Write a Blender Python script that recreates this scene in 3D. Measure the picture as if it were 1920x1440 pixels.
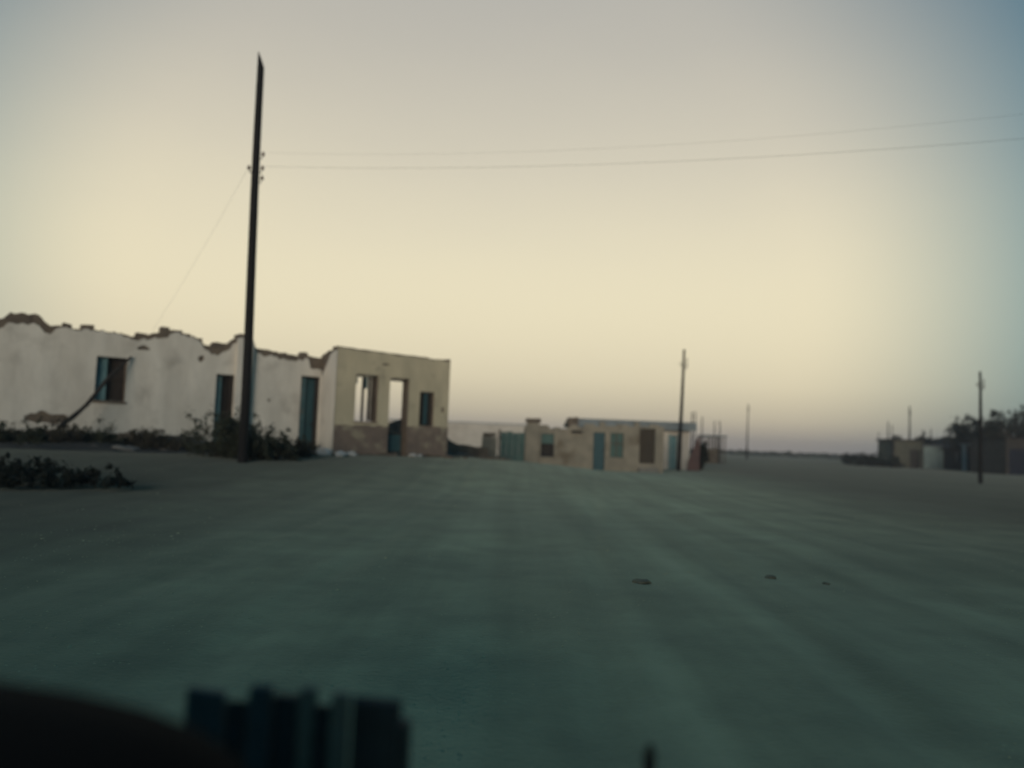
import bpy, math, random
import numpy as np
from mathutils import Vector, Matrix, noise as mnoise

# ------------------------------------------------------------------ scene, camera, sky, sun
for o in list(bpy.data.objects):
    bpy.data.objects.remove(o, do_unlink=True)
S = bpy.context.scene
COL = S.collection
RAD = math.radians
rng = random.Random(11)

cam_d = bpy.data.cameras.new("camera")
cam_d.sensor_width = 36.0
cam_d.lens = 36.0 * 1500.0 / 1920.0
cam_d.clip_start = 0.05
cam_d.clip_end = 9000.0
cam = bpy.data.objects.new("camera", cam_d)
COL.objects.link(cam)
cam.matrix_world = (Matrix.Translation((0, 0, 1.3))
                    @ Matrix.Rotation(RAD(90.0) + math.atan(109 / 1500), 4, 'X')
                    @ Matrix.Rotation(RAD(2.2), 4, 'Z'))
cam_d.dof.use_dof = True
cam_d.dof.focus_distance = 5.5
cam_d.dof.aperture_fstop = 0.78
S.camera = cam

SUN_ELEV, SUN_AZ = 6.0, 192.0          # low dusk sun behind the camera; azimuth clockwise from +Y
w = bpy.data.worlds.new("World")
S.world = w
w.use_nodes = True
nt = w.node_tree
nt.nodes.clear()
def N(t, **kw):
    n = nt.nodes.new(t)
    for k, v in kw.items():
        setattr(n, k, v)
    return n
L = lambda a, b: nt.links.new(a, b)
out = N('ShaderNodeOutputWorld')
bg = N('ShaderNodeBackground')
sky = N('ShaderNodeTexSky', sky_type='NISHITA')
sky.sun_disc = False
sky.sun_elevation = RAD(SUN_ELEV)
sky.sun_rotation = RAD(SUN_AZ)
sky.altitude = 800
sky.air_density = 1.0
sky.dust_density = 3.0
tc = N('ShaderNodeTexCoord')
sep = N('ShaderNodeSeparateXYZ')
L(tc.outputs['Generated'], sep.inputs[0])
asn = N('ShaderNodeMath', operation='ARCSINE')
L(sep.outputs['Z'], asn.inputs[0])
el = N('ShaderNodeMath', operation='DIVIDE')
L(asn.outputs[0], el.inputs[0]); el.inputs[1].default_value = math.pi / 2
ramp = N('ShaderNodeValToRGB')
ramp.color_ramp.interpolation = 'B_SPLINE'
stops = [(0.0, (.33, .285, .26)), (.6, (.36, .31, .275)), (2.0, (.52, .455, .345)), (4.5, (.71, .61, .425)), (9, (.82, .715, .48)),
         (14, (.78, .69, .48)), (20, (.63, .57, .44)), (27, (.50, .465, .39)), (36, (.40, .39, .36)),
         (52, (.23, .29, .33)), (90, (.15, .21, .27))]
cr = ramp.color_ramp
while len(cr.elements) < len(stops):
    cr.elements.new(0.5)
for e, (a, c) in zip(cr.elements, stops):
    e.position = a / 90.0
    e.color = (*c, 1)
# thin uneven dust veil in the air
veil = N('ShaderNodeTexNoise'); veil.inputs['Scale'].default_value = 2.2; veil.inputs['Detail'].default_value = 4.0
vmap = N('ShaderNodeMapping'); vmap.inputs['Scale'].default_value = (1, 1, 2.6)
L(tc.outputs['Generated'], vmap.inputs[0]); L(vmap.outputs[0], veil.inputs['Vector'])
vm = N('ShaderNodeMath', operation='MULTIPLY_ADD'); L(veil.outputs['Fac'], vm.inputs[0]); vm.inputs[1].default_value = .045; vm.inputs[2].default_value = -.0225
va = N('ShaderNodeMath', operation='MULTIPLY'); L(el.outputs[0], va.inputs[0]); va.inputs[1].default_value = 6.0; va.use_clamp = True
vb = N('ShaderNodeMath', operation='MULTIPLY_ADD'); L(vm.outputs[0], vb.inputs[0]); L(va.outputs[0], vb.inputs[1]); L(el.outputs[0], vb.inputs[2])
L(vb.outputs[0], ramp.inputs[0])
# the twilight arch fades to a bluer tone away from the point opposite the sun
dot = N('ShaderNodeVectorMath', operation='DOT_PRODUCT')
L(tc.outputs['Generated'], dot.inputs[0])
aa, ee = RAD(-3.0), RAD(10.0)
dot.inputs[1].default_value = (math.sin(aa) * math.cos(ee), math.cos(aa) * math.cos(ee), math.sin(ee))
acs = N('ShaderNodeMath', operation='ARCCOSINE')
L(dot.outputs['Value'], acs.inputs[0])
mr = N('ShaderNodeMapRange', interpolation_type='SMOOTHSTEP')
L(acs.outputs[0], mr.inputs['Value'])
mr.inputs['From Min'].default_value = RAD(22); mr.inputs['From Max'].default_value = RAD(44)
mr.inputs['To Min'].default_value = 0.0; mr.inputs['To Max'].default_value = 1.0
tint = N('ShaderNodeMix', data_type='RGBA', blend_type='MULTIPLY')
L(mr.outputs[0], tint.inputs[0]); L(ramp.outputs[0], tint.inputs[6])
tint.inputs[7].default_value = (.05, .27, .50, 1)
nsc = N('ShaderNodeMix', data_type='RGBA', blend_type='ADD')
nsc.inputs[0].default_value = 1.0
scl = N('ShaderNodeMix', data_type='RGBA', blend_type='MULTIPLY')
scl.inputs[0].default_value = 1.0
L(sky.outputs[0], scl.inputs[6]); scl.inputs[7].default_value = (.018, .018, .018, 1)
L(tint.outputs[2], nsc.inputs[6]); L(scl.outputs[2], nsc.inputs[7])
L(nsc.outputs[2], bg.inputs['Color'])
bg.inputs['Strength'].default_value = 1.0
L(bg.outputs[0], out.inputs[0])

sun_d = bpy.data.lights.new("sun", 'SUN')
sun_d.energy = 2.3
sun_d.angle = RAD(25)
sun_d.color = (1.0, .88, .76)
sun = bpy.data.objects.new("sun", sun_d)
COL.objects.link(sun)
sd = Vector((math.sin(RAD(SUN_AZ)) * math.cos(RAD(SUN_ELEV)), math.cos(RAD(SUN_AZ)) * math.cos(RAD(SUN_ELEV)), math.sin(RAD(SUN_ELEV))))
sun.rotation_euler = sd.to_track_quat('Z', 'Y').to_euler()

S.render.engine = 'CYCLES'
S.render.resolution_x, S.render.resolution_y = 1024, 768
vs = S.view_settings
vs.view_transform = 'Standard'
vs.look = 'None'
vs.gamma = 1.0
vs.exposure = 0.0
vs.use_curve_mapping = False

# ------------------------------------------------------------------ materials
def material(name, c1, c2=None, scale=3.0, rough=0.9, bump=0.3, bscale=25.0, stretch=(1, 1, 1), detail=6.0,
             lo=0.35, hi=0.65, coords='Object', c3=None, scale3=1.0, lo3=.55, hi3=.7, metal=0.0, spec=0.3, bdist=0.02):
    m = bpy.data.materials.new(name)
    m.use_nodes = True
    t = m.node_tree
    b = t.nodes['Principled BSDF']
    b.inputs['Roughness'].default_value = rough
    b.inputs['Metallic'].default_value = metal
    b.inputs['Specular IOR Level'].default_value = spec
    tcn = t.nodes.new('ShaderNodeTexCoord')
    mp = t.nodes.new('ShaderNodeMapping')
    mp.inputs['Scale'].default_value = stretch
    t.links.new(tcn.outputs[coords], mp.inputs[0])
    last = None
    if c2 is None:
        c2 = tuple(x * .75 for x in c1)
    nz = t.nodes.new('ShaderNodeTexNoise')
    nz.inputs['Scale'].default_value = scale
    nz.inputs['Detail'].default_value = detail
    nz.inputs['Roughness'].default_value = .62
    t.links.new(mp.outputs[0], nz.inputs['Vector'])
    r = t.nodes.new('ShaderNodeMapRange')
    r.inputs['From Min'].default_value = lo; r.inputs['From Max'].default_value = hi
    t.links.new(nz.outputs['Fac'], r.inputs['Value'])
    mx = t.nodes.new('ShaderNodeMix'); mx.data_type = 'RGBA'
    mx.inputs[6].default_value = (*c1, 1); mx.inputs[7].default_value = (*c2, 1)
    t.links.new(r.outputs[0], mx.inputs[0])
    last = mx.outputs[2]
    if c3 is not None:
        n3 = t.nodes.new('ShaderNodeTexNoise')
        n3.inputs['Scale'].default_value = scale3; n3.inputs['Detail'].default_value = 5
        t.links.new(tcn.outputs[coords], n3.inputs['Vector'])
        r3 = t.nodes.new('ShaderNodeMapRange')
        r3.inputs['From Min'].default_value = lo3; r3.inputs['From Max'].default_value = hi3
        t.links.new(n3.outputs['Fac'], r3.inputs['Value'])
        m3 = t.nodes.new('ShaderNodeMix'); m3.data_type = 'RGBA'
        t.links.new(r3.outputs[0], m3.inputs[0]); t.links.new(last, m3.inputs[6])
        m3.inputs[7].default_value = (*c3, 1)
        last = m3.outputs[2]
    t.links.new(last, b.inputs['Base Color'])
    if bump:
        nb = t.nodes.new('ShaderNodeTexNoise')
        nb.inputs['Scale'].default_value = bscale; nb.inputs['Detail'].default_value = 5
        t.links.new(tcn.outputs[coords], nb.inputs['Vector'])
        bp = t.nodes.new('ShaderNodeBump')
        bp.inputs['Strength'].default_value = bump; bp.inputs['Distance'].default_value = bdist
        t.links.new(nb.outputs['Fac'], bp.inputs['Height'])
        t.links.new(bp.outputs[0], b.inputs['Normal'])
    return m

M = {}
M['ground'] = material('dust', (.43, .42, .24), (.29, .285, .168), .8, 1.0, .6, 28, lo=.36, hi=.64, detail=12, c3=(.23, .23, .14), scale3=.11, lo3=.40, hi3=.70, spec=0.0)
M['white'] = material('whitewash', (.61, .57, .485), (.48, .445, .375), 1.3, .95, .35, 9, stretch=(1, 1, .35), c3=(.34, .31, .26), scale3=.9, lo3=.56, hi3=.78)
M['cream'] = material('cream_plaster', (.52, .445, .30), (.42, .36, .245), 1.6, .95, .35, 9, stretch=(1, 1, .4), c3=(.28, .24, .17), scale3=1.1, lo3=.58, hi3=.72)
M['dado'] = material('oxide_red_plaster', (.20, .150, .115), (.145, .112, .09), 2.2, .95, .35, 10, c3=(.29, .245, .17), scale3=1.8, lo3=.52, hi3=.66)
M['adobe'] = material('adobe', (.15, .118, .085), (.095, .076, .058), 3.0, 1.0, .8, 12, bdist=.05)
M['teal'] = material('teal_paint', (.13, .23, .235), (.09, .17, .175), 4, .7, .2, 30, c3=(.16, .17, .15), scale3=3, lo3=.6, hi3=.68)
M['blue'] = material('blue_paint', (.034, .085, .094), (.024, .058, .064), 4, .65, .2, 30, stretch=(4, 4, .6))
M['darkwood'] = material('dark_wood', (.035, .028, .022), (.02, .017, .014), 5, .85, .4, 30, stretch=(6, 6, .5))
M['wood'] = material('weathered_wood', (.11, .085, .06), (.065, .05, .038), 5, .9, .4, 30, stretch=(6, 6, .5))
M['pole'] = material('tarred_timber', (.011, .009, .008), (.007, .006, .005), 4, .85, .5, 20, stretch=(6, 6, .3))
M['ceramic'] = material('insulator_ceramic', (.10, .06, .045), None, 8, .3, 0)
M['wire'] = material('wire_metal', (.05, .05, .05), None, 8, .6, 0, metal=.6)
M['leaf'] = material('scrub_leaf', (.026, .032, .019), (.045, .05, .03), 2.5, .8, 0)
M['leafdry'] = material('dry_scrub', (.06, .054, .036), (.035, .033, .024), 2.5, .9, 0)
M['leafdark'] = material('dark_leaf', (.011, .014, .011), (.02, .024, .016), 1.5, .8, 0)
M['twig'] = material('twig', (.06, .048, .036), None, 6, .95, 0)
M['rock'] = material('stone', (.20, .19, .165), (.12, .115, .10), 3, .95, .6, 12)
M['rockpale'] = material('pale_rubble', (.50, .48, .43), (.34, .32, .28), 3, .95, .5, 12)
M['rockdark'] = material('dark_stone', (.20, .19, .12), (.12, .115, .08), 3, .95, .6, 12)
M['gravel'] = material('gravel', (.42, .41, .24), (.32, .31, .19), 2, 1.0, 0)
M['soil'] = material('dark_soil', (.060, .056, .046), (.035, .034, .030), 1.5, 1.0, .7, 14, bdist=.05)
M['mud'] = material('mud_plaster', (.255, .225, .17), (.19, .17, .13), 1.4, .95, .4, 8, c3=(.14, .115, .08), scale3=.9, lo3=.55, hi3=.68)
M['palewall'] = material('pale_lime_wall', (.50, .46, .39), (.40, .36, .30), .9, .95, .2, 8)
M['roofgrey'] = material('grey_sheet_roof', (.17, .20, .205), (.13, .15, .15), 1.5, .6, .1, 20, c3=(.15, .11, .085), scale3=.7, lo3=.6, hi3=.7)
M['greengate'] = material('green_sheet', (.07, .125, .105), (.05, .09, .08), 1.6, .7, .1, 10)
M['brownpanel'] = material('brown_boards', (.062, .05, .034), (.04, .033, .024), 4, .85, .3, 20, stretch=(5, 5, .5))
M['red'] = material('rust_red_sheet', (.10, .062, .055), (.07, .045, .04), 2, .8, .1, 10)
M['navy'] = material('navy_paint', (.006, .008, .018), (.005, .006, .013), 3, .55, .1, 15)
M['darkwall'] = material('dark_wall', (.045, .04, .034), (.03, .027, .024), 1.5, .95, .3, 10)
M['olivewall'] = material('olive_plaster', (.10, .10, .075), (.065, .066, .05), 1.2, .95, .3, 10)
M['greywall'] = material('grey_plaster', (.24, .25, .24), (.17, .18, .175), 1.0, .95, .3, 10)
M['tealwall'] = material('pale_teal_wall', (.24, .31, .29), (.17, .22, .21), 1.0, .95, .3, 10)
M['car'] = material('matt_black_paint', (.007, .007, .007), (.005, .005, .005), 3, .9, 0, spec=.05)
M['rubber'] = material('rubber', (.008, .008, .008), None, 9, .9, .2, 30)
M['chrome'] = material('dull_metal', (.12, .12, .12), None, 9, .5, 0, metal=.7)
M['glass'] = material('dark_glass', (.012, .015, .017), None, 3, .1, 0, spec=.5)
M['boarddark'] = material('blue_black_board', (.034, .046, .044), (.024, .032, .031), 4, .8, .4, 25, stretch=(6, 6, .5))
M['boardblue'] = material('faded_blue_board', (.062, .084, .080), (.045, .062, .060), 4, .8, .4, 25, stretch=(6, 6, .5))
M['boardpale'] = material('pale_board', (.17, .175, .13), (.12, .125, .095), 4, .8, .4, 25, stretch=(6, 6, .5))

# ------------------------------------------------------------------ mesh helpers
class MB:
    def __init__(self):
        self.v = []; self.f = []
    def add(self, vs_, fs_):
        b = len(self.v)
        self.v += [tuple(p) for p in vs_]
        self.f += [tuple(i + b for i in f) for f in fs_]
        return self
    def box(self, x0, x1, y0, y1, z0, z1, mat=None, jit=0.0):
        p = [Vector((x, y, z)) for z in (z0, z1) for y in (y0, y1) for x in (x0, x1)]
        if jit:
            p = [q + Vector((rng.uniform(-jit, jit) for _ in range(3))) for q in p]
        if mat is not None:
            p = [mat @ q for q in p]
        return self.add(p, [(0, 2, 3, 1), (4, 5, 7, 6), (0, 1, 5, 4), (2, 6, 7, 3), (0, 4, 6, 2), (1, 3, 7, 5)])
    def tube(self, pts, rad, n=8, cap=True, slant=0.0):
        pts = [Vector(p) for p in pts]
        if not isinstance(rad, (list, tuple)):
            rad = [rad] * len(pts)
        rings = []
        for i, p in enumerate(pts):
            d = (pts[min(i + 1, len(pts) - 1)] - pts[max(i - 1, 0)]).normalized()
            a = d.orthogonal().normalized() if abs(d.z) < .95 else Vector((1, 0, 0))
            a = (a - d * a.dot(d)).normalized()
            b = d.cross(a)
            ring = []
            for k in range(n):
                an = 2 * math.pi * (k + .5) / n
                q = p + (a * math.cos(an) + b * math.sin(an)) * rad[i]
                if slant and i == len(pts) - 1:
                    q = q - Vector((0, 0, 1)) * slant * (q.x - p.x)
                ring.append(q)
            rings.append(ring)
        vs_ = [q for r in rings for q in r]
        fs_ = []
        for i in range(len(rings) - 1):
            for k in range(n):
                fs_.append((i * n + k, i * n + (k + 1) % n, (i + 1) * n + (k + 1) % n, (i + 1) * n + k))
        if cap:
            fs_.append(tuple(range(n - 1, -1, -1)))
            fs_.append(tuple((len(rings) - 1) * n + k for k in range(n)))
        return self.add(vs_, fs_)
    def prism(self, poly, y0, y1, mat=None):
        """poly of (x, z) points, extruded along y"""
        n = len(poly)
        p = [Vector((x, y0, z)) for x, z in poly] + [Vector((x, y1, z)) for x, z in poly]
        if mat is not None:
            p = [mat @ q for q in p]
        fs_ = [tuple(range(n)), tuple(range(2 * n - 1, n - 1, -1))]
        fs_ += [(i, i + n, (i + 1) % n + n, (i + 1) % n) for i in range(n)]
        return self.add(p, fs_)
    def build(self, name, mat, parent=None, smooth=False, bevel=0.0):
        me = bpy.data.meshes.new(name)
        me.from_pydata(self.v, [], self.f)
        me.materials.append(M[mat] if isinstance(mat, str) else mat)
        import bmesh
        bm = bmesh.new(); bm.from_mesh(me)
        bmesh.ops.recalc_face_normals(bm, faces=bm.faces)
        bm.to_mesh(me); bm.free()
        if smooth:
            me.polygons.foreach_set('use_smooth', [True] * len(me.polygons))
        o = bpy.data.objects.new(name, me)
        COL.objects.link(o)
        if parent is not None:
            o.parent = parent
        if bevel:
            bv = o.modifiers.new('bevel', 'BEVEL'); bv.width = bevel; bv.segments = 2; bv.limit_method = 'ANGLE'
        return o

def tag(o, label, cat, group=None, kind=None):
    if label: o['label'] = label
    if cat: o['category'] = cat
    if group: o['group'] = group
    if kind: o['kind'] = kind
    return o
def thing(name, label, cat, loc=(0, 0, 0), rz=0.0, group=None):
    o = bpy.data.objects.new(name, None)
    o.empty_display_size = .2
    COL.objects.link(o)
    o.location = loc; o.rotation_euler = (0, 0, rz)
    return tag(o, label, cat, group)
def copy_tree(o, parent=None):
    c = o.copy(); COL.objects.link(c)
    c.parent = parent
    for ch in [x for x in bpy.data.objects if x.parent == o]:
        copy_tree(ch, c)
    return c

# ------------------------------------------------------------------ ground
TX, TY = .79 / math.hypot(.79, .61), .61 / math.hypot(.79, .61)     # direction along the ruined street front
NX, NY = TY, -TX                                                      # towards the street
B0 = (-6.40, 29.0)                                                    # near left corner of the cream building
W0 = (B0[0] - 1.2 * NX, B0[1] - 1.2 * NY)                             # white wall is set back from it
def smooth(a, b, x):
    t = min(1.0, max(0.0, (x - a) / (b - a)))
    return t * t * (3 - 2 * t)
def ground_base(x, y):
    s = NX * (x - B0[0]) + NY * (y - B0[1])
    t = TX * (x - B0[0]) + TY * (y - B0[1])
    z = .6 * smooth(12, 1.5, s) * smooth(15, 5.5, t) * smooth(-60, -30, s)
    return z
def gz(x, y):
    d = math.hypot(x, y)
    z = ground_base(x, y)
    f = smooth(0.5, 6, d)
    z += f * .05 * mnoise.noise((x * .22, y * .22, 0)) + .02 * mnoise.noise((x * .9, y * .9, 3))
    # shallow wheel ruts along the street
    a = x - .42 * y
    z += .018 * mnoise.noise((a * 1.5, y * .06, 7)) * smooth(120, 20, d)
    if d < 45:
        for c_, k_ in ((.15, .10), (1.65, .10), (2.6, .24), (4.05, .24), (-3.1, .02), (-1.7, .02)):
            q = x - (c_ + k_ * y + .25 * mnoise.noise((y * .12, c_ * .3, 1)))
            z += smooth(45, 15, d) * (-.028 * math.exp(-(q / .11) ** 2) + .014 * math.exp(-((abs(q) - .24) / .09) ** 2)) * (.6 + .5 * mnoise.noise((x, y * .5, 6)))
    z += smooth(60, 400, d) * .35 * mnoise.noise((x * .012, y * .012, 5))
    return z

n_g = 560
ss = np.linspace(-1, 1, n_g)
axis = 2.2 * np.sinh(8.0 * ss)
gx, gy = np.meshgrid(axis, axis + 6.0)
verts = [(float(x), float(y), gz(float(x), float(y))) for x, y in zip(gx.ravel(), gy.ravel())]
ii, jj = np.meshgrid(np.arange(n_g - 1), np.arange(n_g - 1))
base = (jj * n_g + ii).ravel()
faces = np.stack([base, base + 1, base + n_g + 1, base + n_g], 1).tolist()
g = MB(); g.v = verts; g.f = faces
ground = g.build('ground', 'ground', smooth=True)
tag(ground, None, None, kind='structure')

# ground material: pale dust with darker packed gravel and streaks along the driving direction, plus painted darkening at the sides
gm = M['ground'].node_tree
gb = gm.nodes['Principled BSDF']
src = gb.inputs['Base Color'].links[0].from_socket
tcg = gm.nodes.new('ShaderNodeTexCoord')
mpg = gm.nodes.new('ShaderNodeMapping')
mpg.inputs['Rotation'].default_value = (0, 0, math.atan(.42))
mpg.inputs['Scale'].default_value = (1.4, .05, 1)
gm.links.new(tcg.outputs['Object'], mpg.inputs[0])
ns = gm.nodes.new('ShaderNodeTexNoise'); ns.inputs['Scale'].default_value = 1.0; ns.inputs['Detail'].default_value = 4
gm.links.new(mpg.outputs[0], ns.inputs['Vector'])
rs = gm.nodes.new('ShaderNodeMapRange'); rs.inputs['From Min'].default_value = .3; rs.inputs['From Max'].default_value = .7
rs.inputs['To Min'].default_value = .78; rs.inputs['To Max'].default_value = 1.14
gm.links.new(ns.outputs['Fac'], rs.inputs['Value'])
mu = gm.nodes.new('ShaderNodeMix'); mu.data_type = 'RGBA'; mu.blend_type = 'MULTIPLY'; mu.inputs[0].default_value = 1
gm.links.new(src, mu.inputs[6]); gm.links.new(rs.outputs[0], mu.inputs[7])
# vignette-like shade painted into the ground colour: pale middle, dim sides, noise-broken edges
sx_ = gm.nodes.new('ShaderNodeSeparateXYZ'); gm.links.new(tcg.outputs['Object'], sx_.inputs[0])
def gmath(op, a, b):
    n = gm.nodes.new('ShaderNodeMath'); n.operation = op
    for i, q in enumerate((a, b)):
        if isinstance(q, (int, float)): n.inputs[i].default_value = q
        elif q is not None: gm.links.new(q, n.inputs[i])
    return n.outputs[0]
dim_dist = gmath('ABSOLUTE', gmath('SUBTRACT', sx_.outputs[0], gmath('ADD', gmath('MULTIPLY', sx_.outputs[1], .08), 1.0)), None)
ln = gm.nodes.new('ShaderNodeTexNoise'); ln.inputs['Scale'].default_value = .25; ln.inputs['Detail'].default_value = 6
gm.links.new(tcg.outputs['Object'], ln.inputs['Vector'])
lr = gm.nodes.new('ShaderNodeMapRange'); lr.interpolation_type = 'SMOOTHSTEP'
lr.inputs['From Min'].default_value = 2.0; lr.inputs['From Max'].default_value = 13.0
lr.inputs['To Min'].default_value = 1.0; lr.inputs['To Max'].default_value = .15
gm.links.new(gmath('ADD', dim_dist, gmath('MULTIPLY', ln.outputs['Fac'], 4.0)), lr.inputs['Value'])
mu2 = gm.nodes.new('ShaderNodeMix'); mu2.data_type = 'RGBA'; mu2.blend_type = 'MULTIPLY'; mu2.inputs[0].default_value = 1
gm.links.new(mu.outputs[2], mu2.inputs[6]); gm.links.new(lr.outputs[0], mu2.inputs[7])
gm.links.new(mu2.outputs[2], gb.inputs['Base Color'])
gb.inputs['Sheen Weight'].default_value = .10
gb.inputs['Sheen Roughness'].default_value = .45
gb.inputs['Sheen Tint'].default_value = (.9, 1, .95, 1)

# ------------------------------------------------------------------ ruined walls
def lerp_pts(pts):
    us = [p[0] for p in pts]; zs = [p[1] for p in pts]
    return lambda u: float(np.interp(u, us, zs))
def rough(fn, amp, freq, seed):
    return lambda u: fn(u) + amp * mnoise.noise((u * freq, seed, 0)) + amp * .5 * mnoise.noise((u * freq * 3.1, seed, 4))

def wall_mesh(O, T, Nn, u0, u1, top, bottom, openings, d0, d1, step=.09, relief=0.0, seed=0, holes=()):
    """wall between offsets d0 (front) and d1 (back, negative = away from the street) with openings (ua, ub, za, zb)"""
    us = list(np.arange(u0, u1, step)) + [u1]
    for o in openings:
        us += [o[0], o[1]]
    us = sorted(set(round(float(u), 4) for u in us))
    us = [u for i, u in enumerate(us) if i == 0 or u - us[i - 1] > 1e-3]
    mb = MB()
    def P(u, d, z):
        return (O[0] + T[0] * u + Nn[0] * d, O[1] + T[1] * u + Nn[1] * d, z)
    def fd(u, z):
        return d0 + (relief * mnoise.noise((u * 1.3, z * 1.3, seed)) if relief else 0)
    for a, b in zip(us[:-1], us[1:]):
        c = .5 * (a + b)
        segs = [(bottom(a), bottom(b), top(a), top(b))]
        for o in openings:
            if o[0] - 1e-4 <= c <= o[1] + 1e-4:
                new = []
                for (l0, l1, h0, h1) in segs:
                    if o[2] > min(l0, l1) + .02:
                        new.append((l0, l1, min(o[2], h0), min(o[2], h1)))
                    if o[3] < max(h0, h1) - .02:
                        new.append((max(o[3], l0), max(o[3], l1), h0, h1))
                segs = new
        for (hu, hz0, ru, rz) in holes:
            e = 1 - ((c - hu) / ru) ** 2
            if e > 0:
                hw = rz * math.sqrt(e) * (1 + .35 * mnoise.noise((c * 6, hz0, 1)))
                ch = hz0 + .06 * mnoise.noise((c * 5, hz0, 2))
                new = []
                for (l0, l1, h0, h1) in segs:
                    if max(l0, l1) < ch - hw and min(h0, h1) > ch + hw:
                        new += [(l0, l1, ch - hw, ch - hw), (ch + hw, ch + hw, h0, h1)]
                    else:
                        new.append((l0, l1, h0, h1))
                segs = new
        for (l0, l1, h0, h1) in segs:
            if h0 - l0 < .01 and h1 - l1 < .01:
                continue
            h0 = max(h0, l0 + .005); h1 = max(h1, l1 + .005)
            k = max(1, int((max(h0, h1) - min(l0, l1)) / .5)) if relief else 1
            q = []
            for i in range(k + 1):
                za = l0 + (h0 - l0) * i / k; zb = l1 + (h1 - l1) * i / k
                q += [P(a, fd(a, za), za), P(b, fd(b, zb), zb), P(b, d1, zb), P(a, d1, za)]
            fs_ = []
            for i in range(k):
                j = i * 4
                fs_ += [(j, j + 1, j + 5, j + 4), (j + 1, j + 2, j + 6, j + 5), (j + 2, j + 3, j + 7, j + 6), (j + 3, j, j + 4, j + 7)]
            fs_ += [(0, 3, 2, 1), (k * 4, k * 4 + 1, k * 4 + 2, k * 4 + 3)]
            mb.add(q, fs_)
    return mb
def const(z):
    return lambda u: z
T2, N2 = (TX, TY), (NX, NY)
def wm(O, T, Nn, u, d, z=0.0):
    """matrix placing local x along the wall, local y outwards (towards the street), local z up"""
    o = Vector((O[0] + T[0] * u + Nn[0] * d, O[1] + T[1] * u + Nn[1] * d, z))
    return Matrix(((T[0], Nn[0], 0, o.x), (T[1], Nn[1], 0, o.y), (0, 0, 1, o.z), (0, 0, 0, 1)))

# --- long white ruin
wr = thing('ruined_house', 'long roofless whitewashed ruin with crumbled wall top behind the tall pole', 'ruin')
top_pts = [(-16, 4.3), (-13, 4.5), (-11.2, 4.3), (-10.32, 4.36), (-10.06, 4.60), (-9.3, 4.66), (-9.02, 4.42), (-8.49, 4.36), (-7.43, 4.38),
           (-6.55, 4.28), (-6.1, 4.45), (-5.83, 4.58), (-5.33, 4.66), (-4.8, 4.52), (-4.16, 4.28), (-3.5, 4.34), (-3.3, 4.62), (-2.72, 4.66),
           (-2.58, 4.36), (-1.80, 4.33), (-1.70, 4.24), (-.97, 4.26), (0, 4.22)]
wt0 = rough(rough(lerp_pts(top_pts), .06, 2.6, 3), .045, 8.0, 33)
wt = lambda u: wt0(u) + .07 * (mnoise.cell(Vector((u * 2.7, 2.5, 0))) - .5)
W_open = [(-7.65, -6.75, 2.12, 3.52), (-3.90, -3.28, .3, 3.26), (-.82, -.10, .3, 3.45)]
wall_mesh(W0, T2, N2, -16, -.02, wt, const(-.2), W_open, 0, -.45, relief=.02).build('adobe_wall', 'adobe', wr)
dep = rough(lerp_pts([(-16, .1), (-11, .12), (-10.3, .30), (-9.1, .34), (-8.8, .05), (-7, .03), (-6.5, .12), (-5.6, .24), (-5.3, .04), (-4.5, .06), (-4.1, .30), (-3.9, .45), (-3.7, .3), (-3.4, .15),
                      (-2.5, .12), (-2.2, .32), (-2.0, .16), (-1.7, .20), (-1.1, .25), (-.95, .10), (-.6, .12), (-.5, .42), (0, .5)]), .07, 3.0, 12)
pt = lambda u: wt(u) - max(.015, dep(u))
pb = rough(lerp_pts([(-16, 1.0), (-9, 1.1), (-7, 1.1), (-5.5, 1.0), (-4, .9), (-2.4, .85), (-1, .68), (0, .62)]), .14, 2.2, 21)
wall_mesh(W0, T2, N2, -16, -.03, pt, pb, W_open, .035, .003, step=.05, relief=.018, seed=5,
          holes=[(-4.45, 3.75, .10, .10), (-8.9, 1.5, .6, .18), (-2.0, 2.5, .06, .05), (-6.3, 3.9, .20, .07), (-11.5, 2.4, .5, .3)]).build('plaster_coat', 'white', wr)
# pilaster beside the door and plinth kerb
wall_mesh(W0, T2, N2, -3.27, -2.74, rough(const(4.58), .05, 5, 2), const(.2), [], .22, .036, step=.07, relief=.02, seed=8).build('pilaster', 'white', wr)
wall_mesh(W0, T2, N2, -3.24, -2.77, rough(const(4.72), .08, 5, 6), const(4.5), [], .19, -.40, step=.07).build('broken_cap', 'adobe', wr)
u = -12.0
while u < -.5:
    L_ = rng.uniform(.26, .42)
    if rng.random() < .55 and not (-3.6 < u < -2.5):
        zt = min(wt(u), wt(u + L_)) - .05
        bm_ = wm(W0, T2, N2, u, rng.uniform(-.03, .02), 0) @ Matrix.Rotation(rng.uniform(-.08, .08), 4, 'Y')
        MB().box(0, L_ - .03, -.40, -.02, zt, zt + rng.choice((.10, .11, .19)), bm_, jit=.015).build('adobe_block', 'adobe', wr)
    u += L_
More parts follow.
